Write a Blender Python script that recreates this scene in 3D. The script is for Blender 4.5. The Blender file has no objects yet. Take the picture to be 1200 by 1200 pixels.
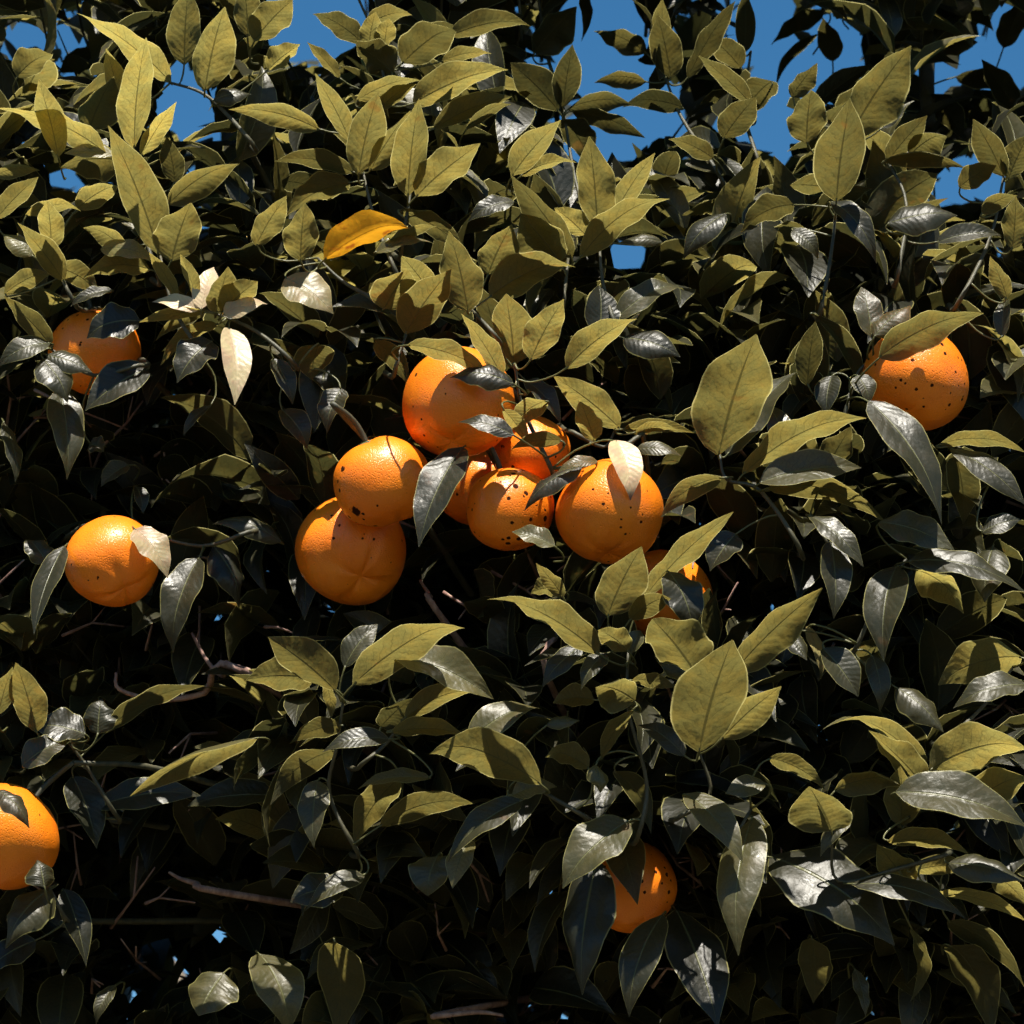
import bpy, math, random
import numpy as np
from mathutils import Vector

scene = bpy.context.scene
col = scene.collection
R = math.radians

# ------------------------------------------------------------------ camera, sky, sun, exposure
PITCH, CAM_Z, FOCUS, FRAME = R(18), 1.6, 2.6, 0.76          # looking up into the crown from eye height
cam_d = bpy.data.cameras.new('camera')
cam = bpy.data.objects.new('camera', cam_d)
col.objects.link(cam)
cam.location = (0, 0, CAM_Z)
cam.rotation_euler = (math.pi/2 + PITCH, 0, 0)
cam_d.sensor_width = 36
cam_d.lens = 36*FOCUS/FRAME
cam_d.clip_start, cam_d.clip_end = 0.05, 3000
cam_d.dof.use_dof = True
cam_d.dof.focus_distance = FOCUS - 0.03
cam_d.dof.aperture_fstop = 16
scene.camera = cam

SUN_EL, SUN_AZ = R(62), R(8)       # almost overhead, a little behind the photographer
sd = Vector((math.sin(SUN_AZ)*math.cos(SUN_EL), -math.cos(SUN_AZ)*math.cos(SUN_EL), math.sin(SUN_EL)))
world = bpy.data.worlds.new('World')
scene.world = world
world.use_nodes = True
wn = world.node_tree
wn.nodes.clear()
sky = wn.nodes.new('ShaderNodeTexSky')
sky.sky_type = 'NISHITA'
sky.sun_disc = False
sky.sun_elevation = SUN_EL
sky.sun_rotation = math.pi - SUN_AZ
sky.altitude = 600
sky.air_density, sky.dust_density, sky.ozone_density = 1.0, 0.0, 4.0
hs = wn.nodes.new('ShaderNodeHueSaturation')
hs.inputs['Saturation'].default_value = 1.25
hs.inputs['Hue'].default_value = 0.491
bg = wn.nodes.new('ShaderNodeBackground')
bg.inputs['Strength'].default_value = 0.05
wo = wn.nodes.new('ShaderNodeOutputWorld')
wn.links.new(sky.outputs[0], hs.inputs['Color'])
wn.links.new(hs.outputs[0], bg.inputs[0])
wn.links.new(bg.outputs[0], wo.inputs[0])

sun_d = bpy.data.lights.new('sun', 'SUN')
sun_d.energy = 5.0
sun_d.angle = R(0.53)
sun_d.color = (1.0, 0.94, 0.83)
sun = bpy.data.objects.new('sun', sun_d)
col.objects.link(sun)
sun.rotation_euler = (-sd).to_track_quat('-Z', 'Y').to_euler()
sun.location = (0, 0, 6)

scene.render.engine = 'CYCLES'
scene.view_settings.view_transform = 'Standard'
scene.view_settings.look = 'None'
scene.view_settings.gamma = 1
scene.view_settings.exposure = 1.3
scene.cycles.max_bounces = 5
scene.cycles.diffuse_bounces = 3
scene.cycles.transmission_bounces = 3
scene.cycles.use_adaptive_sampling = True
scene.cycles.adaptive_threshold = 0.03
scene.cycles.caustics_reflective = False
scene.cycles.caustics_refractive = False
scene.cycles.use_light_tree = False
scene.cycles.transparent_max_bounces = 4

# ------------------------------------------------------------------ pixel -> place (a pixel is a direction, D the depth behind the fruit plane)
S = FRAME/1200
CAM = np.array([0, 0, CAM_Z])
RT = np.array([1., 0, 0])
UP = np.array([0, -math.sin(PITCH), math.cos(PITCH)])
FW = np.array([0, math.cos(PITCH), math.sin(PITCH)])
TH = FRAME/2/FOCUS
def P(u, v, D):
    return CAM + (FOCUS + D*S)*(FW + RT*((u-600)/600*TH) + UP*((600-v)/600*TH))
def proj(p):
    q = np.asarray(p) - CAM
    z = q@FW
    return 600+(q@RT)/z/TH*600, 600-(q@UP)/z/TH*600, (z-FOCUS)/S
# depth of the outer face of the foliage, every 200 px: it leans back at the top, the low shoots stick out
DG = np.array([
 [260, 240, 240, 320, 380, 420, 450],
 [110, 110, 120, 150, 210, 180, 160],
 [ 50,  40,  20,   0,  60,  40,  40],
 [ 60,  70,  30, -20, -50, -40,   0],
 [-40,  20, -95,-110,-120, -70, -50],
 [-60,  60, -50, -80,-100,-115,-115],
 [ 20,  90,  50,  30,  20,   0, -20]], float)
def dsurf(u, v):
    x = min(max(u/200, 0), 5.999); y = min(max(v/200, 0), 5.999)
    i, j = int(y), int(x); a, b = y-i, x-j
    return ((DG[i, j]*(1-b)+DG[i, j+1]*b)*(1-a) + (DG[i+1, j]*(1-b)+DG[i+1, j+1]*b)*a)

# ------------------------------------------------------------------ node helper + materials
class NT:
    def __init__(s, name):
        s.m = bpy.data.materials.new(name)
        s.m.use_nodes = True
        s.t = s.m.node_tree
        s.t.nodes.clear()
    def n(s, kind, ins=None, **kw):
        nd = s.t.nodes.new(kind)
        for k, v in kw.items(): setattr(nd, k, v)
        for k, v in (ins or {}).items():
            if isinstance(v, bpy.types.NodeSocket): s.t.links.new(v, nd.inputs[k])
            else: nd.inputs[k].default_value = v
        return nd
    def math(s, op, a, b=0.0, c=0.0, clamp=False):
        nd = s.n('ShaderNodeMath', {0: a, 1: b, 2: c}, operation=op)
        nd.use_clamp = clamp
        return nd.outputs[0]
    def ramp(s, x, a, b, lo=0.0, hi=1.0):
        nd = s.n('ShaderNodeMapRange', {'Value': x, 'From Min': a, 'From Max': b, 'To Min': lo, 'To Max': hi}, interpolation_type='SMOOTHSTEP')
        return nd.outputs[0]
    def mix(s, f, a, b, blend='MIX'):
        nd = s.n('ShaderNodeMix', data_type='RGBA', blend_type=blend)
        for k, v in ((0, f), (6, a), (7, b)):
            if isinstance(v, bpy.types.NodeSocket): s.t.links.new(v, nd.inputs[k])
            else: nd.inputs[k].default_value = (*v, 1) if isinstance(v, tuple) and len(v) == 3 else v
        return nd.outputs[2]
    def noise(s, vec, scale, detail=3, rough=0.55):
        return s.n('ShaderNodeTexNoise', {'Vector': vec, 'Scale': scale, 'Detail': detail, 'Roughness': rough}).outputs[0]
    def attr(s, name):
        return s.n('ShaderNodeAttribute', attribute_name=name)
    def out(s, shader):
        s.n('ShaderNodeOutputMaterial', {'Surface': shader})
        return s.m

def leaf_material():
    t = NT('leaf')
    uv = t.n('ShaderNodeUVMap', uv_map='UVMap').outputs[0]
    sp = t.n('ShaderNodeSeparateXYZ', {0: uv})
    x, y = t.math('ABSOLUTE', sp.outputs[0]), sp.outputs[1]
    age = t.attr('age').outputs['Fac']; rnd = t.attr('rnd').outputs['Fac']; dry = t.attr('dry').outputs['Fac']
    pos = t.n('ShaderNodeTexCoord').outputs['Object']
    nz = t.noise(pos, 90, 2); fine = t.noise(pos, 420, 2)
    # veins: midrib, side veins that sweep to the tip, a net between them
    midw = t.math('MULTIPLY_ADD', y, -0.035, 0.06)
    mid = t.math('SUBTRACT', 1.0, t.ramp(t.math('DIVIDE', x, midw), 0.35, 1.25))
    wob = t.math('MULTIPLY', t.math('SUBTRACT', nz, 0.5), 0.16)
    ph = t.math('ADD', t.math('MULTIPLY', t.math('ADD', t.math('SUBTRACT', y, t.math('MULTIPLY', x, 0.17)), wob), 11.0), t.math('MULTIPLY', rnd, 7.0))
    tri = t.math('ABSOLUTE', t.math('SUBTRACT', t.math('FRACT', ph), 0.5))           # 0 at a vein
    side = t.math('MULTIPLY', t.math('SUBTRACT', 1.0, t.ramp(tri, 0.015, 0.085)), t.ramp(x, 0.95, 0.55))
    vo = t.n('ShaderNodeTexVoronoi', {'Vector': pos, 'Scale': 330.0}, feature='DISTANCE_TO_EDGE').outputs['Distance']
    net = t.math('SUBTRACT', 1.0, t.ramp(vo, 0.0, 0.12))
    veins = t.math('MAXIMUM', mid, t.math('MAXIMUM', t.math('MULTIPLY', side, 0.6), t.math('MULTIPLY', net, 0.32)))
    rim = t.ramp(x, 0.93, 1.0)
    back = t.n('ShaderNodeNewGeometry').outputs['Backfacing']
    # pigment: mature blades dark, young growth olive yellow, dry ones cream
    top = t.mix(age, (0.017, 0.018, 0.010), (0.120, 0.110, 0.040))
    und = t.mix(age, (0.022, 0.022, 0.010), (0.120, 0.106, 0.038))
    tra = t.mix(age, (0.046, 0.046, 0.015), (0.53, 0.450, 0.122))
    blot = t.ramp(nz, 0.35, 0.7)
    gain = t.math('MULTIPLY_ADD', rnd, 0.45, 0.78)
    def vary(c, k):
        c = t.mix(t.math('MULTIPLY', blot, k), c, t.mix(1.0, c, (1.35, 1.15, 0.9), 'MULTIPLY'))
        c = t.mix(t.math('MULTIPLY', fine, 0.35), c, t.mix(1.0, c, (0.72, 0.74, 0.7), 'MULTIPLY'))
        v = t.n('ShaderNodeVectorMath', {0: c, 3: gain}, operation='SCALE').outputs[0]
        return v
    top, und, tra = vary(top, 0.5), vary(und, 0.5), vary(tra, 0.6)
    top = t.mix(t.math('MULTIPLY', mid, 0.7), top, (0.16, 0.16, 0.06))
    und = t.mix(t.math('MULTIPLY', veins, 0.25), und, (0.20, 0.19, 0.08))
    tra = t.mix(t.math('MULTIPLY', veins, 0.80), tra, t.mix(1.0, tra, (0.18, 0.20, 0.22), 'MULTIPLY'))
    # brown scars and specks that some leaves carry
    scar = t.math('MULTIPLY', t.ramp(t.noise(pos, 45, 2, 0.65), 0.66, 0.74), t.ramp(rnd, 0.45, 0.8))
    for_s = (0.10, 0.055, 0.022)
    top = t.mix(t.math('MULTIPLY', scar, 0.6), top, for_s); und = t.mix(t.math('MULTIPLY', scar, 0.6), und, for_s)
    tra = t.mix(t.math('MULTIPLY', scar, 0.5), tra, (0.30, 0.14, 0.03))
    lime = (0.34, 0.31, 0.10)
    top = t.mix(t.math('MULTIPLY', rim, 0.7), top, lime); und = t.mix(t.math('MULTIPLY', rim, 0.7), und, lime)
    tra = t.mix(t.math('MULTIPLY', rim, 0.65), tra, (0.95, 0.86, 0.36))
    # dry: 0 fresh, about 0.5 cream, 1 orange-yellow
    isd = t.ramp(dry, 0.1, 0.4); isor = t.ramp(dry, 0.6, 0.9)
    drytip = t.ramp(y, 0.80, 0.97)
    cream = t.mix(t.math('MULTIPLY', drytip, t.ramp(rnd, 0.5, 0.6)), t.mix(blot, (0.62, 0.52, 0.30), (0.55, 0.40, 0.26)), (0.07, 0.035, 0.025))
    rust = t.mix(t.ramp(t.noise(pos, 38, 4, 0.6), 0.50, 0.62), (0.62, 0.30, 0.016), (0.30, 0.085, 0.01))
    dc = t.mix(isor, cream, rust)
    top = t.mix(isd, top, dc); und = t.mix(isd, und, dc); tra = t.mix(isd, tra, dc)
    base = t.mix(back, top, und)
    # relief: puckers between the veins, vein grooves
    h = t.math('ADD', t.math('MULTIPLY', tri, 0.32), t.math('ADD', t.math('MULTIPLY', mid, -0.5), t.math('MULTIPLY', nz, 1.0)))
    h = t.math('ADD', h, t.math('MULTIPLY', fine, 0.25))
    bump = t.n('ShaderNodeBump', {'Strength': 0.5, 'Distance': 0.0016, 'Height': h}).outputs[0]
    rough = t.math('ADD', t.math('MULTIPLY_ADD', back, 0.16, 0.42), t.math('MULTIPLY', t.math('SUBTRACT', nz, 0.5), 0.30))
    spec = t.math('MULTIPLY_ADD', back, -0.25, 0.50)
    pb = t.n('ShaderNodeBsdfPrincipled', {'Base Color': base, 'Roughness': rough, 'Specular IOR Level': spec, 'Normal': bump})
    tr = t.n('ShaderNodeBsdfTranslucent', {'Color': tra, 'Normal': bump})
    mx = t.n('ShaderNodeMixShader', {0: 0.42, 1: pb.outputs[0], 2: tr.outputs[0]})
    return t.out(mx.outputs[0])

def deep_leaf_material():
    t = NT('leaf_inner')
    sp = t.n('ShaderNodeSeparateXYZ', {0: t.n('ShaderNodeUVMap', uv_map='UVMap').outputs[0]})
    x, y = t.math('ABSOLUTE', sp.outputs[0]), sp.outputs[1]
    age = t.attr('age').outputs['Fac']; rnd = t.attr('rnd').outputs['Fac']
    mid = t.ramp(x, 0.09, 0.02)
    tri = t.math('ABSOLUTE', t.math('SUBTRACT', t.math('FRACT', t.math('MULTIPLY', t.math('SUBTRACT', y, t.math('MULTIPLY', x, 0.17)), 10.0)), 0.5))
    back = t.n('ShaderNodeNewGeometry').outputs['Backfacing']
    gain = t.math('MULTIPLY_ADD', rnd, 0.45, 0.78)
    sc = lambda c: t.n('ShaderNodeVectorMath', {0: c, 3: gain}, operation='SCALE').outputs[0]
    top = t.mix(t.math('MULTIPLY', mid, 0.6), sc(t.mix(age, (0.017, 0.018, 0.010), (0.120, 0.110, 0.040))), (0.14, 0.14, 0.06))
    und = sc(t.mix(age, (0.022, 0.022, 0.010), (0.120, 0.106, 0.038)))
    tra = sc(t.mix(age, (0.046, 0.046, 0.015), (0.53, 0.450, 0.122)))
    tra = t.mix(t.math('MULTIPLY', t.math('MAXIMUM', mid, t.math('MULTIPLY', t.ramp(tri, 0.09, 0.02), 0.5)), 0.6), tra, t.mix(1.0, tra, (0.2, 0.2, 0.2), 'MULTIPLY'))
    pb = t.n('ShaderNodeBsdfPrincipled', {'Base Color': t.mix(back, top, und), 'Roughness': t.math('MULTIPLY_ADD', back, 0.16, 0.42), 'Specular IOR Level': t.math('MULTIPLY_ADD', back, -0.25, 0.50)})
    tr = t.n('ShaderNodeBsdfTranslucent', {'Color': tra})
    return t.out(t.n('ShaderNodeMixShader', {0: 0.42, 1: pb.outputs[0], 2: tr.outputs[0]}).outputs[0])

def bark_material(name, c1, c2, scale=60, rough=0.8, rel=0.6):
    t = NT(name)
    pos = t.n('ShaderNodeTexCoord').outputs['Object']
    st = t.n('ShaderNodeMapping', {'Vector': pos, 'Scale': (1, 1, 0.25)}).outputs[0]
    a = t.noise(st, scale, 5, 0.65)
    c = t.mix(t.ramp(a, 0.35, 0.7), c1, c2)
    b = t.n('ShaderNodeBump', {'Strength': rel, 'Distance': 0.003, 'Height': a}).outputs[0]
    return t.out(t.n('ShaderNodeBsdfPrincipled', {'Base Color': c, 'Roughness': rough, 'Normal': b}).outputs[0])

def peel_material():
    t = NT('orange_peel')
    pos = t.n('ShaderNodeTexCoord').outputs['Object']
    oi = t.n('ShaderNodeObjectInfo').outputs['Random']
    off = t.n('ShaderNodeCombineXYZ', {0: t.math('MULTIPLY', oi, 3.0), 1: t.math('MULTIPLY', oi, 7.0), 2: oi}).outputs[0]
    p = t.n('ShaderNodeVectorMath', {0: pos, 1: off}, operation='ADD').outputs[0]
    big = t.noise(p, 26, 3)
    c = t.mix(t.ramp(big, 0.3, 0.72), (0.70, 0.150, 0.004), (0.78, 0.205, 0.008))
    c = t.mix(t.math('MULTIPLY', t.ramp(t.noise(p, 70, 4), 0.5, 0.8), 0.35), c, (0.56, 0.115, 0.004))
    # sooty specks: round dots of uneven size that come in patches, and a few larger scabs
    speck = t.attr('speck').outputs['Fac']
    mask = t.math('MULTIPLY', t.ramp(t.noise(p, 17, 2), 0.44, 0.60), t.math('MULTIPLY_ADD', speck, 0.75, 0.35))
    v1 = t.n('ShaderNodeTexVoronoi', {'Vector': p, 'Scale': 230.0, 'Randomness': 1.0})
    r1 = t.n('ShaderNodeSeparateColor', {0: v1.outputs['Color']}).outputs[0]
    lim = t.math('MULTIPLY', t.math('MULTIPLY', t.math('POWER', t.ramp(r1, 0.50, 1.0), 2.5), 0.48), mask)
    d1 = t.math('ADD', v1.outputs['Distance'], t.math('MULTIPLY', t.math('SUBTRACT', t.noise(p, 900, 2), 0.5), 0.22))
    s1 = t.ramp(t.math('SUBTRACT', lim, d1), -0.03, 0.05)
    v2 = t.n('ShaderNodeTexVoronoi', {'Vector': p, 'Scale': 62.0, 'Randomness': 1.0})
    r2 = t.n('ShaderNodeSeparateColor', {0: v2.outputs['Color']}).outputs[1]
    d2 = t.math('ADD', v2.outputs['Distance'], t.math('MULTIPLY', t.math('SUBTRACT', t.noise(p, 420, 3), 0.5), 0.30))
    s2 = t.ramp(t.math('SUBTRACT', t.math('MULTIPLY', t.ramp(r2, 0.70, 1.0, 0.0, 0.30), t.ramp(speck, 0.45, 1.0)), d2), -0.02, 0.04)
    spots = t.math('MAXIMUM', s1, s2)
    c = t.mix(t.math('MULTIPLY', spots, 0.97), c, (0.010, 0.005, 0.004))
    pores = t.n('ShaderNodeTexVoronoi', {'Vector': p, 'Scale': 640.0}).outputs['Distance']
    h = t.math('ADD', t.ramp(pores, 0.0, 0.5), t.math('MULTIPLY', t.noise(p, 120, 3), 1.3))
    h = t.math('SUBTRACT', h, t.math('MULTIPLY', spots, 0.8))
    bump = t.n('ShaderNodeBump', {'Strength': 0.28, 'Distance': 0.0011, 'Height': h}).outputs[0]
    rough = t.math('MULTIPLY_ADD', spots, 0.35, 0.36)
    pb = t.n('ShaderNodeBsdfPrincipled', {'Base Color': c, 'Roughness': rough, 'Specular IOR Level': t.math('MULTIPLY_ADD', spots, -0.42, 0.45), 'Normal': bump})
    return t.out(pb.outputs[0])

def ground_material():
    t = NT('dry_grass_ground')
    pos = t.n('ShaderNodeTexCoord').outputs['Object']
    a = t.noise(pos, 1.3, 5); b = t.noise(pos, 24, 5, 0.7)
    c = t.mix(t.ramp(a, 0.4, 0.65), (0.085, 0.068, 0.045), (0.045, 0.052, 0.022))
    c = t.mix(t.math('MULTIPLY', b, 0.5), c, (0.12, 0.10, 0.065))
    bm = t.n('ShaderNodeBump', {'Strength': 0.7, 'Distance': 0.03, 'Height': b}).outputs[0]
    return t.out(t.n('ShaderNodeBsdfPrincipled', {'Base Color': c, 'Roughness': 0.95, 'Normal': bm}).outputs[0])

M_LEAF = leaf_material()
M_DEEP = deep_leaf_material()
M_BARK = bark_material('bark', (0.055, 0.042, 0.030), (0.14, 0.115, 0.085))
M_TWIG = bark_material('green_twig', (0.026, 0.026, 0.012), (0.060, 0.052, 0.024), 160, 0.6, 0.3)
M_DEAD = bark_material('dead_twig', (0.16, 0.085, 0.065), (0.30, 0.19, 0.15), 160, 0.75, 0.5)
M_PEEL = peel_material()
M_CALYX = bark_material('calyx_green', (0.05, 0.07, 0.018), (0.10, 0.115, 0.035), 240, 0.6, 0.3)
M_GROUND = ground_material()

# ------------------------------------------------------------------ mesh helpers
def mesh_obj(name, V, F, mat, parent=None, uv=None, attrs=None, smooth=True):
    me = bpy.data.meshes.new(name)
    me.from_pydata([tuple(map(float, v)) for v in V] if not isinstance(V, np.ndarray) else V.tolist(), [], F)
    if uv is not None:
        lay = me.uv_layers.new(name='UVMap')
        idx = np.empty(len(me.loops), np.int32); me.loops.foreach_get('vertex_index', idx)
        lay.data.foreach_set('uv', np.asarray(uv, np.float32)[idx].ravel())
    for k, a in (attrs or {}).items():
        at = me.attributes.new(k, 'FLOAT', 'POINT')
        at.data.foreach_set('value', np.asarray(a, np.float32))
    if smooth: me.polygons.foreach_set('use_smooth', np.ones(len(me.polygons), bool))
    me.materials.append(mat)
    o = bpy.data.objects.new(name, me)
    col.objects.link(o)
    o.parent = parent
    return o
def nrm(a):
    return a/max(np.linalg.norm(a), 1e-9)
def tube(pts, rad, n=6, cap=True):
    pts = [np.asarray(p, float) for p in pts]
    V, F = [], []
    ref = np.array([0.31, 0.17, 0.93])
    for i, p in enumerate(pts):
        d = nrm(pts[min(i+1, len(pts)-1)] - pts[max(i-1, 0)])
        a = nrm(np.cross(d, ref)); b = np.cross(d, a)
        r = rad[i] if hasattr(rad, '__len__') else rad
        for k in range(n):
            an = 2*math.pi*k/n
            V.append(p + r*(math.cos(an)*a + math.sin(an)*b))
    for i in range(len(pts)-1):
        for k in range(n):
            k2 = (k+1) % n
            F.append((i*n+k, i*n+k2, (i+1)*n+k2, (i+1)*n+k))
    if cap:
        F.append(tuple(range(n-1, -1, -1))); F.append(tuple((len(pts)-1)*n+k for k in range(n)))
    return V, F
def smooth_path(pts, m=4):
    pts = [np.asarray(p, float) for p in pts]
    q = [2*pts[0]-pts[1]] + pts + [2*pts[-1]-pts[-2]]
    out = []
    for i in range(1, len(q)-2):
        for s in range(m):
            t = s/m
            out.append(0.5*((2*q[i]) + (-q[i-1]+q[i+1])*t + (2*q[i-1]-5*q[i]+4*q[i+1]-q[i+2])*t*t + (-q[i-1]+3*q[i]-3*q[i+1]+q[i+2])*t**3))
    out.append(pts[-1])
    return out

def blade(B, T, N, hw, rows, cols, fold=0.25, arch=0.08, twist=0.0, wave=0.05, curl=0.0, hook=0.0, phase=0.0, fat=0.0):
    """citrus leaf blade from base B to tip T, upper face towards N"""
    B = np.asarray(B); T = np.asarray(T)
    ax = T-B; L = np.linalg.norm(ax); e = ax/L
    N = nrm(N - e*(N@e))
    t = np.linspace(0, 1, rows)
    pr = t**(0.66-0.1*fat)*(1-t)**(0.95-0.17*fat)
    pr = pr/pr.max()
    pr = pr*(1-0.38*np.clip((t-0.62)/0.38, 0, 1)**1.6*(1-.4*fat))
    pr[0] = 0.05; pr[-1] = 0.015
    c = B + np.outer(t, ax) + np.outer(arch*L*4*t*(1-t), N)
    c = c - np.outer(hook*L*np.clip((t-0.6)/0.4, 0, 1)**2, N)
    tg = np.gradient(c, axis=0); tg /= np.linalg.norm(tg, axis=1)[:, None]
    Nn = N - tg*(tg@N)[:, None]; Nn /= np.linalg.norm(Nn, axis=1)[:, None]
    Sd = np.cross(tg, Nn)
    an = twist*(t-0.4)
    ca, sa = np.cos(an)[:, None], np.sin(an)[:, None]
    Sd, Nn = Sd*ca+Nn*sa, Nn*ca-Sd*sa
    x = np.linspace(-1, 1, cols)
    W = hw*pr
    V = np.empty((rows, cols, 3))
    for j, xx in enumerate(x):
        lat = xx*math.cos(fold)
        lift = abs(xx)*math.sin(fold) - curl*xx*xx + wave*np.sin(2*math.pi*(t*2.6+phase) + (1.9 if xx > 0 else 0))*abs(xx)**1.5
        V[:, j] = c + Sd*(W*lat)[:, None] + Nn*(W*lift)[:, None]
    uv = np.stack(np.meshgrid(x, t), axis=-1).reshape(-1, 2)
    return V.reshape(-1, 3), uv
def grid_faces(rows, cols, o=0):
    # upper face is the front face
    return [(o+i*cols+j, o+(i+1)*cols+j, o+(i+1)*cols+j+1, o+i*cols+j+1)[::-1] for i in range(rows-1) for j in range(cols-1)]

# ------------------------------------------------------------------ ground
g = mesh_obj('ground', [(-1500, -1500, 0), (1500, -1500, 0), (1500, 1500, 0), (-1500, 1500, 0)], [(0, 1, 2, 3)], M_GROUND, smooth=False)
g['kind'] = 'structure'

# ------------------------------------------------------------------ the tree: trunk and limbs
rng = random.Random(11)
nrng = np.random.default_rng(5)
tree = bpy.data.objects.new('orange_tree', None)
col.objects.link(tree)
TX, TY = 0.06, 3.72
tree.location = (0, 0, 0)
tree['label'] = 'dense leafy orange tree filling the view, dark glossy leaves and pale olive new shoots'
tree['category'] = 'tree'
V, F = tube(smooth_path([(TX+.02, TY, -0.05), (TX, TY+.01, 0.15), (TX-.03, TY, 0.7), (TX, TY, 1.25), (TX+.02, TY+.02, 1.6)], 5),
            np.interp(np.linspace(0, 1, 21), [0, .12, .5, 1], [.125, .092, .075, .07]), 14)
mesh_obj('trunk', V, F, M_BARK, tree)
LIMB_PTS = []
limb_ends = [(-.62, -.55, 2.35), (.10, -.78, 2.15), (.70, -.45, 2.45), (.30, -.25, 3.05), (-.30, -.20, 3.0), (.75, .4, 2.6), (-.65, .45, 2.6), (.05, .7, 2.7), (0.36, .30, 3.32)]
for lx, ly, lz in limb_ends:
    a = np.array([TX, TY, 1.42 + rng.uniform(0, .15)]); b = np.array([TX+lx, TY+ly, lz])
    m1 = a + (b-a)*.35 + np.array([rng.uniform(-.06, .06), rng.uniform(-.06, .06), .06]); m2 = a + (b-a)*.7 + np.array([rng.uniform(-.06, .06), rng.uniform(-.06, .06), .04])
    path = smooth_path([a, m1, m2, b], 5)
    V, F = tube(path, np.linspace(.042, .009, len(path)), 9)
    mesh_obj('limb', V, F, M_BARK, tree)
    LIMB_PTS += path[3:]
LIMB_PTS = np.array(LIMB_PTS)

# ------------------------------------------------------------------ oranges: (u, v, radius px, depth, label)
ORANGES = [
 (447, 565, 57,   0, 'speckled ripe orange sitting on top of a larger lumpy orange'),
 (412, 645, 66,  86, 'large lumpy orange with a creased base, half under a speckled smaller orange'),
 (537, 472, 67,  15, 'big sunlit orange with dark leaves lying across it, at the top of the fruit cluster'),
 (597, 597, 52,   0, 'orange with large black scab spots, low in the middle of the fruit cluster'),
 (715, 600, 64, -20, 'bright full orange with a withered cream leaf hanging over its top'),
 (622, 530, 45,  74, 'spotted orange mostly hidden behind leaves, above the scabbed orange'),
 (560, 572, 48, 146, 'orange in deep shade squeezed behind the scabbed orange'),
 (1073, 445, 63, 34, 'rough skinned orange standing alone beneath a long olive leaf'),
 (132, 658, 55,  30, 'single round orange in the dark, its top lit in two patches, beside a pale leaf'),
 (112, 412, 54, 175, 'dull shaded orange behind grey leaves, a dark leaf across its top'),
 (6,  980, 64, -50, 'orange with a narrow grey leaf draped over its shoulder, above small pale curled leaves'),
 (740, 1040, 54, 55, 'small deep orange fruit hanging low among dark drooping leaves'),
 (779, 698, 55,  130, 'shaded orange behind upright olive leaves, only a narrow side showing'),
]
OC = np.array([P(u, v, D) for u, v, r, D, _ in ORANGES]); ORR = np.array([r*S*(1+D*S/FOCUS) for u, v, r, D, _ in ORANGES])
def peel_mesh(r, seed):
    rr = random.Random(seed)
    nu, nv = 48, 30
    V = [np.array([0, 0, r*0.93])]
    k1 = [rr.uniform(-1, 1) for _ in range(8)]
    for i in range(1, nv):
        th = math.pi*i/nv
        for j in range(nu):
            ph = 2*math.pi*j/nu
            q = r*(1 - 0.075*math.exp(-(th/0.28)**2) - 0.085*math.exp(-((math.pi-th)/0.24)**2))
            q *= 1 + 0.022*math.cos(2*ph+k1[0]*3)*math.sin(th)**2 + 0.019*math.cos(3*ph+k1[1]*3)*math.sin(th) + 0.018*math.sin(5*th+k1[2]*3)*math.cos(ph+k1[3]*3)
            cr = math.exp(-((math.pi-th-0.42)/0.34)**2) + 0.6*math.exp(-((th-0.35)/0.3)**2)
            q *= 1 - (0.05 if seed in (41, 48, 40) else 0.03)*cr*max(0, math.cos(4*ph+k1[4]*3+k1[5]*math.cos(ph)))**3
            V.append(np.array([q*math.sin(th)*math.cos(ph), q*math.sin(th)*math.sin(ph), q*math.cos(th)*(0.955+0.02*k1[6])]))
    V.append(np.array([0, 0, -r*0.875]))
    F = [(0, 1+j, 1+(j+1) % nu) for j in range(nu)]
    for i in range(nv-2):
        for j in range(nu):
            j2 = (j+1) % nu
            F.append((1+i*nu+j, 1+(i+1)*nu+j, 1+(i+1)*nu+j2, 1+i*nu+j2))
    last = 1+(nv-2)*nu
    F += [(last+j, len(V)-1, last+(j+1) % nu) for j in range(nu)]
    return V, F
STALK_TOPS = []
tilts = {0: (-28, 4), 1: (-40, 14), 2: (-20, -6), 3: (-10, 8), 4: (-8, -12), 7: (-12, 22), 8: (-38, -4), 10: (-18, -30), 11: (-14, 6)}
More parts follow.
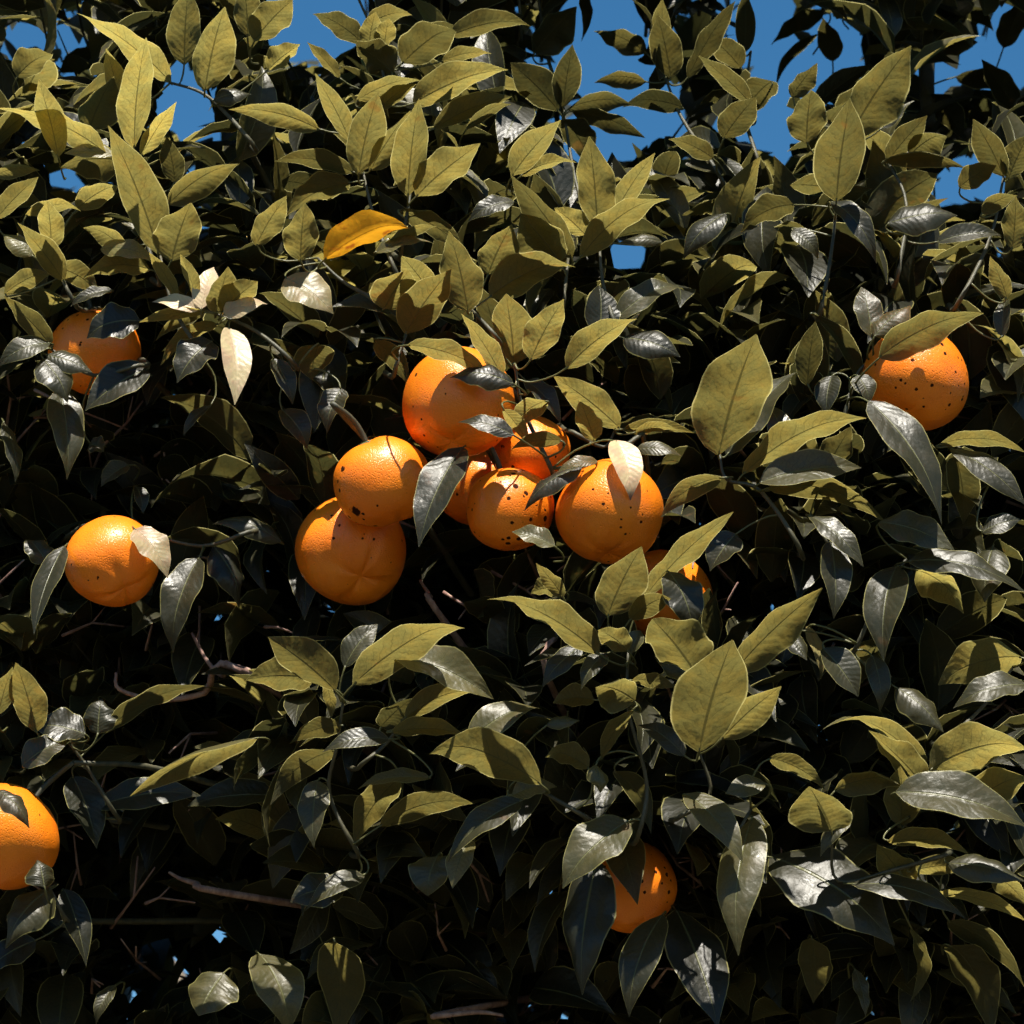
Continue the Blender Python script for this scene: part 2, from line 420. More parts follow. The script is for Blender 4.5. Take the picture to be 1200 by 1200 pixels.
for i, (u, v, r, D, lab) in enumerate(ORANGES):
    rad = ORR[i]
    e = bpy.data.objects.new('orange', None); col.objects.link(e)
    e.empty_display_size = 0.02
    e['label'] = lab; e['category'] = 'orange'; e['group'] = 'oranges on the tree'
    e.location = OC[i]
    tx, ty = tilts.get(i, (rng.uniform(-25, 5), rng.uniform(-15, 15)))
    e.rotation_euler = (R(tx)*1.0, R(ty), rng.uniform(0, 6.28) if i not in (1, 8) else 0.6)
    e.rotation_mode = 'XYZ'
    V, F = peel_mesh(rad, 40+i)
    pe = mesh_obj('peel', V, F, M_PEEL, e, attrs={'speck': np.full(len(V), {3: 1.1, 0: .85, 7: .7, 5: .9, 11: .85, 4: .5, 1: .35, 8: .25, 10: .25, 2: .7}.get(i, .45))})
    # calyx: a five pointed button pressed on the shoulder dimple
    zc = rad*0.905*(0.965)
    V = [(0, 0, zc+.0012)]; F = []
    for k in range(20):
        a = 2*math.pi*k/20; q = .0072 if k % 4 == 0 else (.0056 if k % 2 else .0042)
        V.append((q*math.cos(a), q*math.sin(a), zc+.0002))
    for k in range(20):
        a = 2*math.pi*k/20; V.append((.004*math.cos(a), .004*math.sin(a), zc-.006))
    F = [(0, 1+k, 1+(k+1) % 20) for k in range(20)] + [(1+k, 21+k, 21+(k+1) % 20, 1+(k+1) % 20) for k in range(20)]
    mesh_obj('calyx', V, F, M_CALYX, e)
    pts = smooth_path([(0, 0, zc-.002), (0.0005, 0.001, zc+.010), (0.001, .006, zc+.022), (0.003, .018, zc+.036)], 3)
    V, F = tube(pts, np.linspace(.0023, .0019, len(pts)), 7)
    mesh_obj('stalk', V, F, M_TWIG, e)
    bpy.context.view_layer.update()
    STALK_TOPS.append(np.array(e.matrix_world @ Vector((0.003, .018, zc+.036))))

def hit_orange(Vs, pad=0.002):
    for c, r in zip(OC, ORR):
        if (np.linalg.norm(Vs-c, axis=1) < r+pad).any(): return True
    return False

# patches of fruit and foliage the sun reaches in the photograph: no blade may stand in these shafts
SHAFTS = [(1060,415,34,7),(1100,420,34,7),(1035,430,20,7),(690,572,36,4),(672,600,24,4),(755,585,20,4),(528,470,28,2),(560,415,22,2),(520,420,20,2),(432,535,12,0),(485,550,26,0),(100,632,16,8),(150,635,22,8),(50,962,26,10),(775,1035,8,11),(610,575,18,3),(625,520,20,5),
          (458,660,8,1)]
SH = []
for u, v, r, k in SHAFTS:
    d = nrm(P(u, v, 0)-CAM); oc = CAM-OC[k]; b = d@oc; disc = b*b-(oc@oc-ORR[k]**2)
    tt = -b - math.sqrt(max(disc, 0)); SH.append((CAM+d*tt, r*S))
SHP = np.array([a for a, _ in SH]); SHR = np.array([b for _, b in SH]); SUNV = np.array(sd)
def in_shaft(Vs):
    q = Vs[:, None, :]-SHP[None]
    al = q@SUNV
    dd = np.linalg.norm(q-al[..., None]*SUNV, axis=2)
    return ((al > 0.004) & (dd < SHR)).any()

# ------------------------------------------------------------------ shoots seen in the photograph: (u, v) points from the tip inwards, depth offset
STEMS = [
 ([(160,186),(165,255),(188,330)],0), ([(188,300),(203,360),(240,420)],0), ([(200,97),(235,108),(262,130),(300,175)],0),
 ([(425,200),(440,260),(468,330)],0), ([(481,226),(470,300)],0), ([(603,426),(610,470),(622,500),(650,560)],0), ([(702,272),(706,330),(722,390)],0),
 ([(666,302),(660,360)],0), ([(660,128),(672,200),(690,280)],90), ([(780,92),(800,140),(850,220)],90), ([(980,234),(975,290),(960,370)],0),
 ([(1040,188),(1062,240),(1050,330)],0), ([(1176,208),(1160,280),(1120,360)],0), ([(240,363),(300,388),(348,430)],-10), ([(58,408),(110,440),(172,428)],-10),
 ([(476,392),(462,440)],0), ([(722,503),(706,524),(665,505)],45), ([(843,532),(852,562),(892,576),(940,650)],-10), ([(1028,418),(1004,440),(985,500)],0),
 ([(402,822),(396,870),(386,930),(420,1000)],0), ([(736,762),(736,830),(758,920),(746,985)],0), ([(819,880),(832,930),(792,960)],0),
 ([(975,974),(982,1032),(1052,1018),(1112,1000)],-10), ([(1090,908),(1060,965)],0), ([(80,870),(104,902),(140,960)],0), ([(1062,655),(1030,700),(1000,765)],0),
 ([(950,602),(975,650)],0), ([(156,620),(236,640),(300,622)],0), ([(58,1040),(82,1082)],0), ([(1196,770),(1150,830),(1100,872)],0), ([(430,50),(450,90),(440,150)],0),
 ([(372,302),(402,330),(450,360)],0), ([(552,362),(586,402)],0), ([(1120,522),(1172,560)],0), ([(990,152),(985,225)],20), ([(474,842),(452,872),(420,900)],0),
 ([(1088,150),(1086,70),(1098,-40)],430), ([(880,60),(872,130),(890,200)],150), ([(630,-10),(640,60),(660,130)],200), ([(60,300),(90,360)],10), ([(232,652),(262,660)],30),
 ([(600,905),(640,930),(690,960)],0), ([(880,948),(850,1000)],0),
]
DEAD = [([(136,788),(140,808),(186,820),(240,812),(288,786)],95), ([(225,742),(243,775),(262,792),(290,790)],100), ([(492,680),(505,700),(515,720)],140), ([(198,1022),(212,1030),(232,1036),(262,1046)],80), ([(590,1190),(560,1186),(510,1190)],60), ([(640,700),(655,740),(640,790)],120)]
stems = []
def to_limb(p):
    k = np.argmin(np.linalg.norm(LIMB_PTS-p, axis=1)); return LIMB_PTS[k]
for pts, off in STEMS:
    c = [P(u, v, dsurf(u, v)+off+8) for u, v in pts]
    lim = to_limb(c[-1]); mid = c[-1] + FW*.14 - UP*.015; mid2 = mid*.5+lim*.5 + np.array([0, .02, .02])
    path = smooth_path(c + [mid, mid2, lim], 5)
    nseen = (len(c)-1)*5
    rad = np.concatenate([np.linspace(.0010, .0019, nseen+1), np.linspace(.0020, .0042, len(path)-nseen-1)])
    if off == 430: rad = np.linspace(.006, .014, len(path))
    V, F = tube(path, rad, 7)
    o = mesh_obj('shoot', V, F, M_TWIG, tree)
    stems.append((o, np.array(path[:nseen+3])))
for pts, off in DEAD:
    c = [P(u, v, dsurf(u, v)+off) for u, v in pts]
    lim = to_limb(c[-1])
    path = smooth_path(c + [c[-1]*.5+lim*.5, lim], 4)
    V, F = tube(path, np.linspace(.0011, .004, len(path)), 6)
    mesh_obj('dead_twig', V, F, M_DEAD, tree)

# ------------------------------------------------------------------ leaves read off the photograph
# (base u, base v, tip u, tip v, width px, face seen: u underside / t top, age 0 mature..1 young, depth offset, dryness)
Y, y_, m_ = 0.95, 0.6, 0.12
LEAVES = [
 # upper left
 (157,174,172,45,40,'u',Y,-10),(139,118,124,57,24,'u',Y,0),(200,97,90,15,30,'u',Y,0),(104,152,133,90,46,'u',.3,20),(124,180,-5,128,28,'u',Y,-15),
 (68,184,44,95,32,'u',Y,0),(134,181,75,179,17,'t',Y,-15),(166,182,207,120,22,'u',Y,0),(142,188,70,192,42,'u',.3,10),
 (186,298,126,148,50,'u',.45,-15),(197,240,280,190,34,'u',.5,-5),(201,306,224,238,55,'u',.4,-30),(205,214,195,160,28,'u',m_,15),
 (240,106,264,8,50,'u',.65,-10),(216,76,222,-18,42,'u',.5,0),(250,118,294,110,22,'t',m_,-5),(290,42,285,-22,36,'u',.4,0),(20,90,62,63,36,'u',.4,0),
 (-5,258,45,208,26,'u',.6,0),(-8,206,47,198,17,'u',.5,0),(30,252,95,238,16,'u',Y,0),(60,292,55,236,30,'u',.9,-10),(38,300,4,274,26,'t',.8,-10),(118,292,188,306,22,'t',.7,-10),
 (155,300,98,262,22,'u',.6,0),(75,330,20,262,30,'u',.7,0),(5,345,58,318,24,'u',.7,0),(90,245,140,215,30,'u',.5,15),
 # upper middle
 (420,205,444,108,44,'u',.55,-20),(434,200,481,130,32,'u',.5,0),(478,230,492,117,42,'u',.5,-15),(488,230,563,170,44,'u',.55,-10),(374,152,268,128,30,'u',.65,0),
 (410,166,368,88,26,'u',.6,0),(418,118,492,91,20,'u',.5,0),(442,130,488,97,19,'u',.5,0),(484,122,594,77,42,'u',.85,-10),(414,202,322,187,24,'u',.2,0),(410,214,334,250,34,'u',.2,10),
 (472,74,534,28,48,'u',.25,10),(424,50,367,14,28,'u',.2,0),(432,56,440,14,26,'u',.8,-5),(450,58,456,22,26,'u',.6,-8),(430,30,483,14,24,'u',.5,10),(460,86,414,48,42,'u',.15,0),
 (398,92,360,50,16,'u',.5,10),(314,82,352,52,28,'u',.6,0),(298,48,343,0,42,'u',.5,0),(518,72,576,62,18,'u',.5,0),(528,42,622,24,30,'u',.35,0),(508,152,600,114,30,'u',.3,10),(546,152,598,118,14,'u',.4,0),
 (380,304,478,256,50,'u',1,-45,1.0),(352,306,358,238,40,'u',.6,-30),(300,288,336,230,32,'u',.65,-10),(468,246,546,292,26,'u',.25,-5),(602,236,548,256,22,'t',m_,0),
 (548,366,526,271,46,'u',.5,-15),(572,322,600,264,46,'u',.45,0),(448,292,511,260,16,'u',.7,0),(440,296,506,281,15,'t',.8,-5),(505,345,470,300,30,'u',.6,-5),
 # upper right
 (700,273,690,160,45,'u',.8,-15),(712,269,768,180,26,'u',.7,0),(680,302,784,229,34,'u',.55,-10),(670,302,598,205,38,'u',.35,-15),(656,308,610,252,52,'u',.4,-20),(600,206,658,141,36,'u',.6,0),
 (610,206,676,190,18,'u',.7,0),(686,276,650,244,30,'u',.7,5),
 (660,126,672,54,36,'u',.05,80),(654,130,598,74,46,'u',.05,85),(665,128,740,120,26,'u',.1,80),(670,130,756,162,24,'u',.1,80),(660,140,692,192,38,'u',.05,85),(625,62,676,8,46,'u',.05,190),
 (684,-14,688,43,16,'u',.1,190),(757,62,696,34,30,'u',.15,140),(757,96,696,94,22,'u',.2,120),(800,126,730,118,27,'u',.1,90),(786,92,770,18,40,'u',.3,95),(772,62,776,-2,26,'u',.3,110),
 (806,92,862,2,26,'u',.3,100),(872,62,873,-12,26,'u',.15,150),(880,122,818,66,24,'u',.5,0),(848,162,886,114,38,'u',.4,0),(836,186,784,160,24,'u',.5,0),(776,284,723,286,15,'t',.3,0),
 (868,80,834,45,34,'u',.3,110),(905,95,868,140,40,'u',.2,60),
 (980,236,998,119,58,'u',.4,-40),(996,160,1068,54,60,'u',.5,0),(945,168,951,106,48,'u',.4,0),(928,114,958,74,26,'u',.5,10),(1040,190,1087,137,30,'u',.4,0),(1066,182,1108,154,40,'u',.45,0),
 (1034,150,1062,124,22,'t',.2,0),(1176,207,1140,140,34,'u',.4,0),(1182,210,1206,158,36,'u',.4,0),(1036,188,1132,196,20,'u',.5,-10),(1124,220,1168,194,28,'u',.5,-10),
 (974,236,1029,300,28,'t',m_,-25),(1040,262,1122,249,36,'t',m_,-10),(1098,284,1173,274,22,'t',m_,-10),(928,270,961,300,22,'t',m_,0),(1186,292,1190,230,32,'u',.45,0),(1150,250,1192,228,20,'u',.5,0),
 (930,240,868,268,34,'u',.2,10),(850,250,800,300,30,'t',.1,30),
 (966,14,902,50,26,'u',.1,420),(958,40,904,92,14,'u',.05,420),(976,72,964,22,32,'u',.1,430),(1176,56,1202,-4,34,'u',.05,430),(1100,62,1146,50,28,'u',.3,430),(1060,20,1010,8,34,'u',.05,430),
 (1040,60,1080,0,44,'u',.05,440),(1000,10,1050,18,30,'u',.1,430),(1110,0,1165,30,34,'u',.05,430),(1120,90,1190,100,30,'u',.05,420),(1060,110,1000,90,40,'u',.05,430),(1090,110,1130,160,36,'u',.05,420),
 (1060,130,1012,140,30,'u',.05,430),(1190,130,1150,70,34,'u',.05,420),(1130,20,1100,-30,36,'u',.05,430),
 # left middle
 (58,402,-3,426,26,'t',m_,-15),(50,420,81,466,38,'t',m_,-25),(54,416,108,436,26,'t',m_,-20),(60,406,4,347,26,'u',.4,-10),(70,456,82,556,42,'t',m_,10),(164,376,100,391,40,'t',.02,-10),
 (248,400,207,447,42,'t',m_,0),(268,384,276,473,36,'t',.5,-25,.35),(255,380,187,423,20,'u',.5,-5),(240,366,182,396,13,'u',.6,0),
 (236,362,250,312,28,'t',.9,-35,.5),(234,363,177,352,18,'t',.9,-30,.45),(230,352,211,298,16,'u',.8,-20),(240,366,163,378,15,'u',.8,-30),(254,366,268,314,36,'u',.7,-20),(260,366,302,330,32,'u',.75,-20),(262,369,312,350,24,'t',.9,-30,.3),
 (208,350,174,296,15,'u',.6,-10),(176,316,98,320,28,'u',.6,-5),(60,312,116,342,28,'u',.5,-5),(132,340,82,357,13,'t',.1,-10),(247,476,214,511,12,'t',.1,20),(4,494,22,562,17,'t',.1,0),(174,432,100,482,42,'t',.02,0),
 (150,545,118,570,22,'t',.1,60),(160,570,168,602,18,'t',.1,60),(105,520,122,528,22,'t',.2,20),
 # centre
 (475,391,529,316,48,'u',.6,-15),(450,362,479,318,50,'u',.5,0),(334,326,391,366,44,'t',.6,-25,.2),(374,404,364,443,44,'u',.2,10),(478,404,577,440,24,'u',.5,-75),(602,450,527,440,28,'t',.02,-85),
 (602,510,537,491,20,'t',.05,-80),(602,427,592,346,52,'u',.65,-30),(622,422,661,351,38,'u',.65,-20),(588,442,540,368,24,'u',.6,-15),(664,432,746,372,36,'u',.65,-15),(574,348,674,307,46,'u',.5,10),
 (720,376,802,330,28,'t',.3,0),(703,392,703,333,42,'t',.05,10),(730,396,797,416,36,'t',.02,10),(542,524,489,637,44,'t',.05,-30),(726,502,648,441,36,'u',.9,30),(696,517,679,469,28,'u',.85,30),
 (722,516,741,582,36,'t',.9,-90,.5),(746,526,799,531,16,'t',.3,35),(730,503,813,506,16,'u',.5,35),(744,507,794,502,12,'u',.6,35),(616,446,658,493,24,'t',.1,10),(658,516,598,522,18,'u',.3,-60),
 (682,546,612,594,20,'t',.05,-60),(700,541,652,552,13,'t',.5,-55),(640,470,600,500,26,'u',.7,-50),(590,480,620,520,18,'u',.7,-40),(650,640,600,622,22,'t',.5,-80),
 (330,480,362,520,30,'t',.1,20),(400,455,380,500,30,'t',.05,20),(440,400,480,450,26,'u',.2,10),(320,420,345,470,24,'t',.1,10),
 # right middle
 (842,533,887,393,80,'u',.5,-45),(852,534,934,436,44,'t',.25,0),(870,556,1013,484,34,'u',.6,-10),(890,566,1009,548,38,'t',.45,-25),(900,572,1042,612,28,'u',.5,-10),(845,560,774,602,26,'u',.4,0),
 (950,368,1012,462,20,'u',.15,0),(1022,396,1010,334,32,'t',.3,-45),(1025,394,1067,354,32,'t',.3,-45),(1030,419,1152,363,42,'u',.4,-70),(1018,470,1109,607,42,'t',.08,-55),(1100,521,1203,527,18,'u',.6,-10),
 (1114,526,1202,592,28,'t',.08,0),(1120,536,1130,612,40,'u',.2,10),(946,452,956,377,30,'u',.2,10),(975,440,968,485,30,'t',.1,10),(1005,440,1020,470,26,'t',.15,-20),(1180,350,1160,300,22,'u',.4,0),(1175,395,1180,345,20,'t',.2,20),
 (920,540,900,470,30,'t',.2,10),(965,560,998,500,36,'u',.3,20),
 # middle left, below the fruit
 (75,640,38,742,28,'t',.1,0),(55,662,30,630,30,'t',.1,0),(158,620,198,674,34,'t',.6,-75,.25),(233,654,198,759,42,'t',.12,-10),(250,640,286,706,38,'t',.02,20),(42,858,18,777,38,'u',.45,-10),(-2,838,15,782,24,'u',.5,0),
 (100,860,41,848,38,'t',.15,-20),(115,860,118,817,40,'t',.15,-10),(26,898,82,868,32,'t',.15,-15),(120,862,240,806,20,'u',.15,10),(302,864,152,934,22,'u',.5,-30),(330,635,250,605,24,'t',.1,40),
 # low middle shoots
 (393,810,314,747,46,'u',.45,-20),(404,782,443,732,30,'t',.3,0),(414,802,544,722,42,'u',.5,-10),(368,796,288,796,42,'u',.45,-20),(382,800,390,840,14,'u',.5,-10),(462,772,578,820,42,'t',.6,-20),(474,842,562,808,26,'u',.6,-5),
 (458,858,548,860,22,'u',.75,-15),(456,866,378,878,22,'t',.15,-25),(446,852,482,820,32,'u',.05,20),(634,919,504,869,48,'u',.5,-35),(550,868,631,824,36,'t',.65,-10),(400,850,340,868,24,'u',.3,0),(392,880,318,930,30,'u',.2,10),
 (712,722,752,641,50,'u',.5,-25),(755,700,860,601,28,'u',.55,-10),(738,726,786,697,26,'u',.5,-30),(736,763,701,738,28,'u',.45,-30),(740,765,750,738,22,'t',.4,-25),(702,767,572,696,32,'u',.5,-15),(682,756,634,802,24,'t',.15,0),(710,766,680,807,22,'t',.15,0),
 (816,792,764,726,62,'u',.5,-30),(816,804,770,764,38,'t',.3,0),(819,881,859,751,76,'u',.5,-60),(858,790,964,690,42,'u',.55,-10),(846,866,916,805,38,'u',.5,-25),(744,822,698,804,42,'u',.5,-25),(696,820,648,823,26,'u',.45,-10),(740,797,792,806,16,'u',.5,-20),
 (742,832,704,892,18,'u',.6,-40),(802,886,748,846,24,'t',.2,-15),(862,626,832,669,36,'t',.1,0),(784,670,814,738,42,'t',.02,-40),(655,690,622,694,24,'u',.4,0),(660,700,628,660,20,'u',.5,0),(640,850,680,845,14,'t',.4,-10),(690,900,640,880,26,'u',.5,-10),
 # right, below
 (948,604,1013,662,24,'t',.2,-20),(974,634,981,719,36,'t',.1,-15),(1030,612,1118,643,36,'t',.2,-20),(1064,658,1203,697,28,'t',.12,-25),(1074,668,1130,712,36,'u',.85,-5),(1050,664,1034,772,48,'t',.12,-10),(1164,640,1154,706,42,'t',.1,-10),(1150,624,1196,608,22,'t',.1,-10),
 (964,760,1006,816,36,'t',.12,-10),(924,742,946,774,22,'t',.2,0),(946,734,966,791,15,'u',.5,0,.2),(1022,768,1034,831,26,'t',.12,0),(1050,806,1106,858,32,'t',.2,-15),(1197,770,1099,800,48,'u',.75,-20),(1203,802,1118,823,30,'t',.2,-30),
 (1086,902,969,835,20,'u',.75,-10),(1086,926,1018,857,34,'u',.7,-10),(1090,902,1206,870,52,'u',.85,-25),(902,888,968,922,22,'u',.6,0),
 # low left
 (85,910,114,994,42,'t',.02,60),(110,946,234,927,36,'t',.06,40),(-4,926,36,967,24,'t',.15,-85),(52,1040,44,1007,32,'t',.15,-40),(60,1042,4,1106,46,'t',.2,-35),(75,1042,101,1132,32,'t',.02,50),(42,1102,-22,1142,32,'t',.02,0),
 (262,1140,232,1190,54,'t',.4,0),(135,1155,110,1195,18,'t',.3,0),
 # low middle
 (372,914,366,991,34,'t',.2,0),(466,914,414,988,36,'u',.7,0),(505,912,418,920,16,'t',.4,-10),(445,968,556,940,28,'u',.4,0),(612,938,521,1007,30,'t',.1,-20),(551,984,530,1041,28,'t',.7,0),(512,1004,500,1048,48,'t',.2,0),
 (427,1026,357,1066,24,'t',.2,-10),(402,1040,340,1054,40,'t',.02,10),(392,1104,400,1207,54,'u',.25,-10),(304,1118,342,1204,54,'t',.6,-10),
 (736,962,657,1034,52,'t',.35,-15),(700,1006,678,1162,58,'t',.03,45),(792,1066,842,1202,62,'t',.03,70),(776,1072,734,1187,42,'t',.12,-10),(804,930,872,1006,36,'t',.55,-20),(882,958,860,1112,50,'t',.4,0),(897,918,850,930,24,'t',.6,-15),
 (720,904,766,965,26,'u',.1,-5),(600,932,652,918,22,'t',.6,-10),(698,896,706,926,22,'t',.7,-15),
 # low right
 (1050,928,1204,966,50,'t',.35,-45),(974,974,948,922,64,'u',.4,-25),(978,926,1060,914,28,'u',.7,-10),(1055,968,1055,898,42,'u',.65,0),(1040,986,1136,996,22,'u',.6,-25),(1066,1042,1028,990,36,'u',.75,0),(1066,1022,1138,1016,22,'u',.7,-5),
 (1110,1012,1202,1032,30,'t',.15,-10),(998,1036,1132,1073,26,'t',.15,-20),(902,1004,1050,1103,74,'t',.03,55),(952,1100,954,1174,38,'u',.3,0),(1110,1080,1203,1152,26,'u',.2,0),(1114,1108,1166,1204,48,'u',.3,-10),(1098,1046,1203,1077,16,'u',.75,-15),
 (1165,1028,1203,1062,24,'u',.7,0),(1002,1136,1016,1192,16,'t',.2,0),(1068,1088,1080,1166,16,'u',.3,0),(1130,948,1204,904,42,'u',.8,-10),(1000,950,960,1000,20,'t',.2,0),
]
SUNV = np.array(sd)
def place_leaf(rec, rr):
    bu, bv, tu, tv, w, face, age, off = rec[:8]
    if bu > 790 and bv < 300: age *= .62                          # upper-right leaves darkened: the shade there is put into their colour
    dry = rec[8] if len(rec) > 8 else 0.0
    if bu < 420 and bv < 330: age = min(1, age*1.2)
    Lp = math.hypot(tu-bu, tv-bv); rise = bv-tv
    k = rr.uniform(0.55, 0.85) if face == 'u' else rr.uniform(0.4, 0.7)
    dz = (-k if face == 'u' else k)*rise + rr.uniform(-.14, .14)*Lp
    D0 = dsurf(bu, bv) + off
    hor = abs(tu-bu)/Lp
    cmax = 0.94 - 0.16*hor
    wt = max(w*1.06, .37*Lp*(1 if w/Lp > .2 else .8)); cr = min(w*1.06/wt, cmax); wt = w*1.06/cr
    fold = rr.uniform(.12, .42); arch = rr.uniform(.02, .11) + .05*hor; tw = rr.uniform(-.8, .8); wv = rr.uniform(.03, .17); ph = rr.random(); hk = rr.uniform(-.02, .10) + (rr.uniform(0, .16) if rr.random() < .4 else 0); cu = rr.uniform(0, .22) + (rr.uniform(.15, .6) if rr.random() < .28 else 0)
    if dry > .8: fold = .75
    if face == 'u' and bv-tv > .6*Lp:                              # upright blades keep a straight pointed tip
        hk = min(hk, .02)-.03; arch = min(arch, .05)
    fat = min(.8, max(0, (w/Lp-.5)/.5))
    fwd = False
    for it in range(30):
        B = P(bu, bv, D0); T = P(tu, tv, D0+dz)
        ax = nrm(T-B); tocam = nrm(CAM-(B+T)/2); n0 = nrm(tocam - ax*(tocam@ax))
        if face == 'u': n0 = -n0
        s = np.cross(ax, n0); ro = math.acos(cr)
        N = max((n0*math.cos(ro)+s*math.sin(ro)*q for q in (1, -1)), key=lambda a: a@SUNV)
        V, uv = blade(B, T, N, wt*S/2, 15, 9, fold, arch, tw, wv, cu, hk, ph, fat)
        if hit_orange(V): D0 -= 7; fwd = True; continue
        if fwd or it > 16 or not in_shaft(V): break
        D0 += 9
    return V, uv, B, N, age, dry
ROWS, COLS = 15, 9
LF = grid_faces(ROWS, COLS)
for i, rec in enumerate(LEAVES):
    rr = random.Random(900+i)
    V, uv, B, N, age, dry = place_leaf(rec, rr)
    best = None
    for o, path in stems:
        d = np.linalg.norm(path-B, axis=1); k = int(np.argmin(d))
        if best is None or d[k] < best[0]: best = (d[k], o, path[k])
    if best[0] < .055: par, A = best[1], best[2]
    else:
        lim = to_limb(B); par, A = tree, B + FW*.045 - UP*.012
    inn = nrm(V[COLS//2]-V[COLS+COLS//2])
    mid = B + inn*min(.012, best[0]*.5) + (A-B)*.35
    pp = smooth_path([A, A*.35+mid*.65, B*.5+mid*.5, B+(V[COLS+COLS//2]-B)*.4], 3)
    PV, PF = tube(pp, np.linspace(.0009, .0007, len(pp)), 5)
    n0 = len(V)
    VV = np.vstack([V, np.array(PV)]); FF = LF + [tuple(a+n0 for a in f) for f in PF]
    UV = np.vstack([uv, np.tile([[0.0, 0.3]], (len(PV), 1))])
    rv = rr.random() if dry < .3 else (.9 if dry == .5 and rec[0] == 722 else .2)
    o = mesh_obj('leaf', VV, FF, M_LEAF, par, UV, {'age': np.full(len(VV), min(1, max(0, age+rr.uniform(-.06, .06)))), 'rnd': np.full(len(VV), rv), 'dry': np.concatenate([np.full(n0, dry), np.zeros(len(PV))])})
    if dry > .8: o['label'] = 'orange-yellow dying leaf with rusty blotches'
    elif rec[0] == 722: o['label'] = 'withered cream leaf with a dark tip'
print('leaves', len(LEAVES))

# ------------------------------------------------------------------ fruit twigs: every stalk runs into a branch
for tp in STALK_TOPS:
    lim = to_limb(tp)
    path = smooth_path([tp, tp*.85+lim*.15+np.array([0, .01, .02]), tp*.5+lim*.5+np.array([0, .0, .015]), lim], 4)
    V, F = tube(path, np.linspace(.0019, .004, len(path)), 6)
    mesh_obj('fruit_twig', V, F, M_TWIG, tree)

# ------------------------------------------------------------------ the rest of the crown
HOLES = [(372,22,60,46),(215,120,24,38),(700,45,52,55),(745,140,60,22),(640,95,14,20),(930,85,34,24),(985,55,22,24),(895,20,30,24),(1185,60,24,50),(905,150,40,20),(1145,70,20,14),(1100,90,22,14),(570,20,0,0),
         (72,205,14,14),(735,300,20,14),(30,40,16,12),(80,45,10,14),(194,1112,6,15),(226,1130,6,8),(254,1098,5,10),(190,1160,8,6),(122,1142,4,5),(262,1132,4,4),(1120,215,18,14),(690,175,26,16),(1160,215,20,20),(300,235,0,0)]
HOLES = np.array([h for h in HOLES if h[2] > 0], float)
def in_hole(pts):
    q = pts - CAM
    z = q@FW
    u = 600+(q@RT)/z/TH*600; v = 600-(q@UP)/z/TH*600
    return ((((u[:, None]-HOLES[:, 0])/HOLES[:, 2])**2 + ((v[:, None]-HOLES[:, 1])/HOLES[:, 3])**2) < 1).any()
CC = np.array([TX, TY-.02, 2.38]); CR = np.array([1.42, 1.30, 1.12])
AV, AF, AU, AA, AR = [], [], [], [], []
TV, TF = [], []
nV = 0; nT = 0
def fill_shoot(root, out, nleaf, rows, cols, scale, hole_check):
    global nV, nT
    d = nrm(out*.9 + np.array([0, 0, .35]) + nrng.normal(0, .45, 3))
    sl = nrng.uniform(.05, .12)*scale
    a1 = nrm(np.cross(d, [.2, .1, 1])); a2 = np.cross(d, a1)
    an = nrng.uniform(0, 6.28)
    young = nrng.random() < (.04 if root[2] < P(600, 330, 0)[2] else .24 if root[0] < .03 else .10)  # fewer pale shoots at upper right, where shade is put into leaf colour
    added = 0
    for k in range(nleaf):
        f = (k+.6)/nleaf
        an += 2.4 + nrng.normal(0, .25)
        lat = a1*math.cos(an)+a2*math.sin(an)
        ax = nrm(lat*(1.05-.45*f) + d*(.25+.8*f) + np.array([0, 0, -.20]) + nrng.normal(0, .22, 3))
        L = nrng.uniform(.050, .088)*scale
        B = root + d*sl*f + ax*.010
        T = B + ax*L
        N = np.array([0, 0, 1.]) + nrng.normal(0, .38, 3) + d*.35
        V, uv = blade(B, T, N, L*nrng.uniform(.19, .25), rows, cols, nrng.uniform(.1, .45), nrng.uniform(.03, .14), nrng.uniform(-.5, .5), nrng.uniform(.02, .1), 0, nrng.uniform(0, .1), nrng.random())
        if hole_check:
            u, v, D = proj((B+T)/2)
            if -150 < u < 1350 and -150 < v < 1350 and D < dsurf(u, v)+70: continue
            if in_hole(V): continue
            if hit_orange(V) or in_shaft(V): continue
        AV.append(V); AU.append(uv); AF.append((nV, rows, cols)); nV += len(V)
        ag = np.clip((.50 if young else .06) + nrng.normal(0, .09), 0, 1)
        AA.append(np.full(len(V), ag)); AR.append(np.full(len(V), nrng.random()))
        added += 1
    if added >= 5:
        back = root - out*nrng.uniform(.01, .03)
        pp = [back, root, root+d*sl*.45, root+d*sl*.85]
        if hole_check and (in_hole(np.array(pp)) or hit_orange(np.array(pp), .03)): return
        u, v, D = proj(pp[3])
        if hole_check and -60 < u < 1260 and -60 < v < 1260 and D < dsurf(u, v)+150: return
        V, F = tube(pp, [.0018, .0015, .0012, .0007], 4, False)
        TF.extend(tuple(a+nT for a in f) for f in F); TV.extend(V); nT += len(V)
cnt = 0
# in front of the lens: dense shell behind the leaves above
for i in range(2900):
    u = nrng.uniform(-230, 1430); v = nrng.uniform(-160, 1430)
    depth = (100 if v < 330 else 290 if (u < 330 and v > 590) else 230 if v < 800 or v > 1060 else 180) + 1350*nrng.random()**1.8
    D = dsurf(u, v) + depth
    p = P(u, v, D)
    q = (p-CC)/CR
    if q@q > 1.0 and v < 250: continue
    fill_shoot(p, nrm((p-CC)/CR**2), 6, 9 if depth < 420 else 6, 5 if depth < 420 else 3, 1.0, True)
for i in range(520):
    u = nrng.uniform(-230, 1430); v = nrng.uniform(200, 1430)
    p = P(u, v, dsurf(u, v) + nrng.uniform(700, 1700))
    fill_shoot(p, nrm((p-CC)/CR**2), 6, 5, 3, 1.35, True)
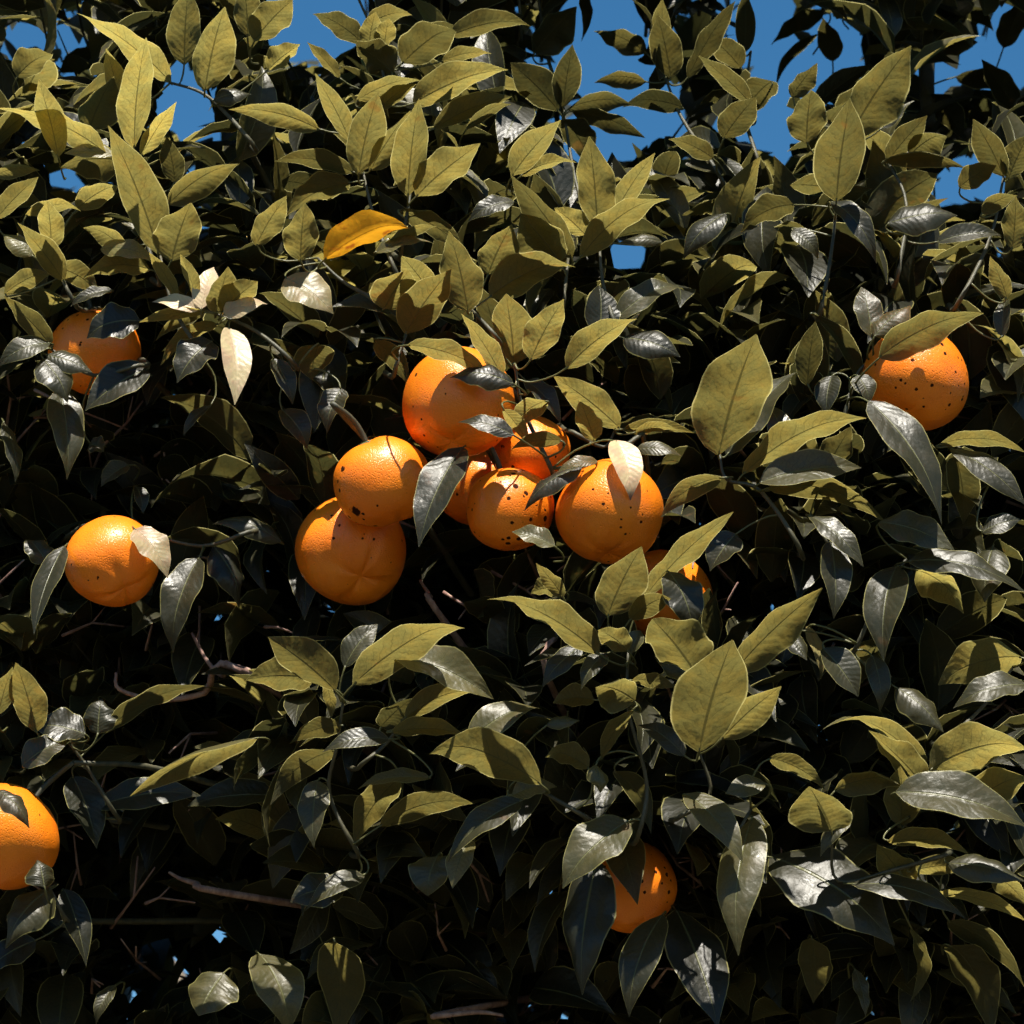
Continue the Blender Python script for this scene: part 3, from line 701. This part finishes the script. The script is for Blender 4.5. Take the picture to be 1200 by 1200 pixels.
# everywhere else round the crown
for i in range(950):
    a = nrm(nrng.normal(0, 1, 3))
    if a[2] < -.75: continue
    p = CC + CR*a*nrng.uniform(.70, 1.0)
    u, v, D = proj(p)
    if -200 < u < 1400 and -120 < v < 1400: 
        if D < 900 or (v < 220 and in_hole(np.array([p]))): continue
    fill_shoot(p, nrm(a/CR), 7, 5, 3, 1.05, True)
fz = {}
faces = []
for o, r, c in AF:
    if (r, c) not in fz: fz[(r, c)] = np.array(grid_faces(r, c))
    faces.append(fz[(r, c)]+o)
mats = np.concatenate([np.full(len(f), 0 if c == 5 else 1) for f, (o, r, c) in zip(faces, AF)])
faces = np.vstack(faces)
print('crown faces', len(faces), 'leaves', len(AF))
cr = mesh_obj('foliage', np.vstack(AV), faces.tolist(), M_LEAF, tree, np.vstack(AU), {'age': np.concatenate(AA), 'rnd': np.concatenate(AR), 'dry': np.zeros(nV)})
cr.data.materials.append(M_DEEP)
cr.data.polygons.foreach_set('material_index', mats.astype(np.int32))
cr['kind'] = 'stuff'
tw = mesh_obj('twigs', np.array(TV), TF, M_TWIG, tree)
tw['kind'] = 'stuff'

# dry inner twigs, too many and too fine to pick apart
V, F, n = [], [], 0
for i in range(260):
    u = nrng.uniform(-60, 1260); v = nrng.uniform(430, 1260)
    p = P(u, v, dsurf(u, v) + nrng.uniform(150, 420))
    d = nrm(nrng.normal(0, 1, 3) + np.array([0, -.4, .2])); L = nrng.uniform(.02, .075)
    k1 = p + d*L*.5 + nrng.normal(0, .004, 3); k2 = p + d*L + nrng.normal(0, .008, 3)
    pp = [p, k1, k2]
    if hit_orange(np.array(pp), .004): continue
    tv, tf = tube(pp, [.0014, .0011, .0007], 5)
    V += tv; F += [tuple(a+n for a in f) for f in tf]; n += len(tv)
    e2 = k1 + nrm(d + nrng.normal(0, .8, 3))*L*.45
    tv, tf = tube([k1, e2], [.0010, .0006], 4)
    V += tv; F += [tuple(a+n for a in f) for f in tf]; n += len(tv)
dt = mesh_obj('dry_twigs', np.array(V), F, M_DEAD, tree)
dt['kind'] = 'stuff'
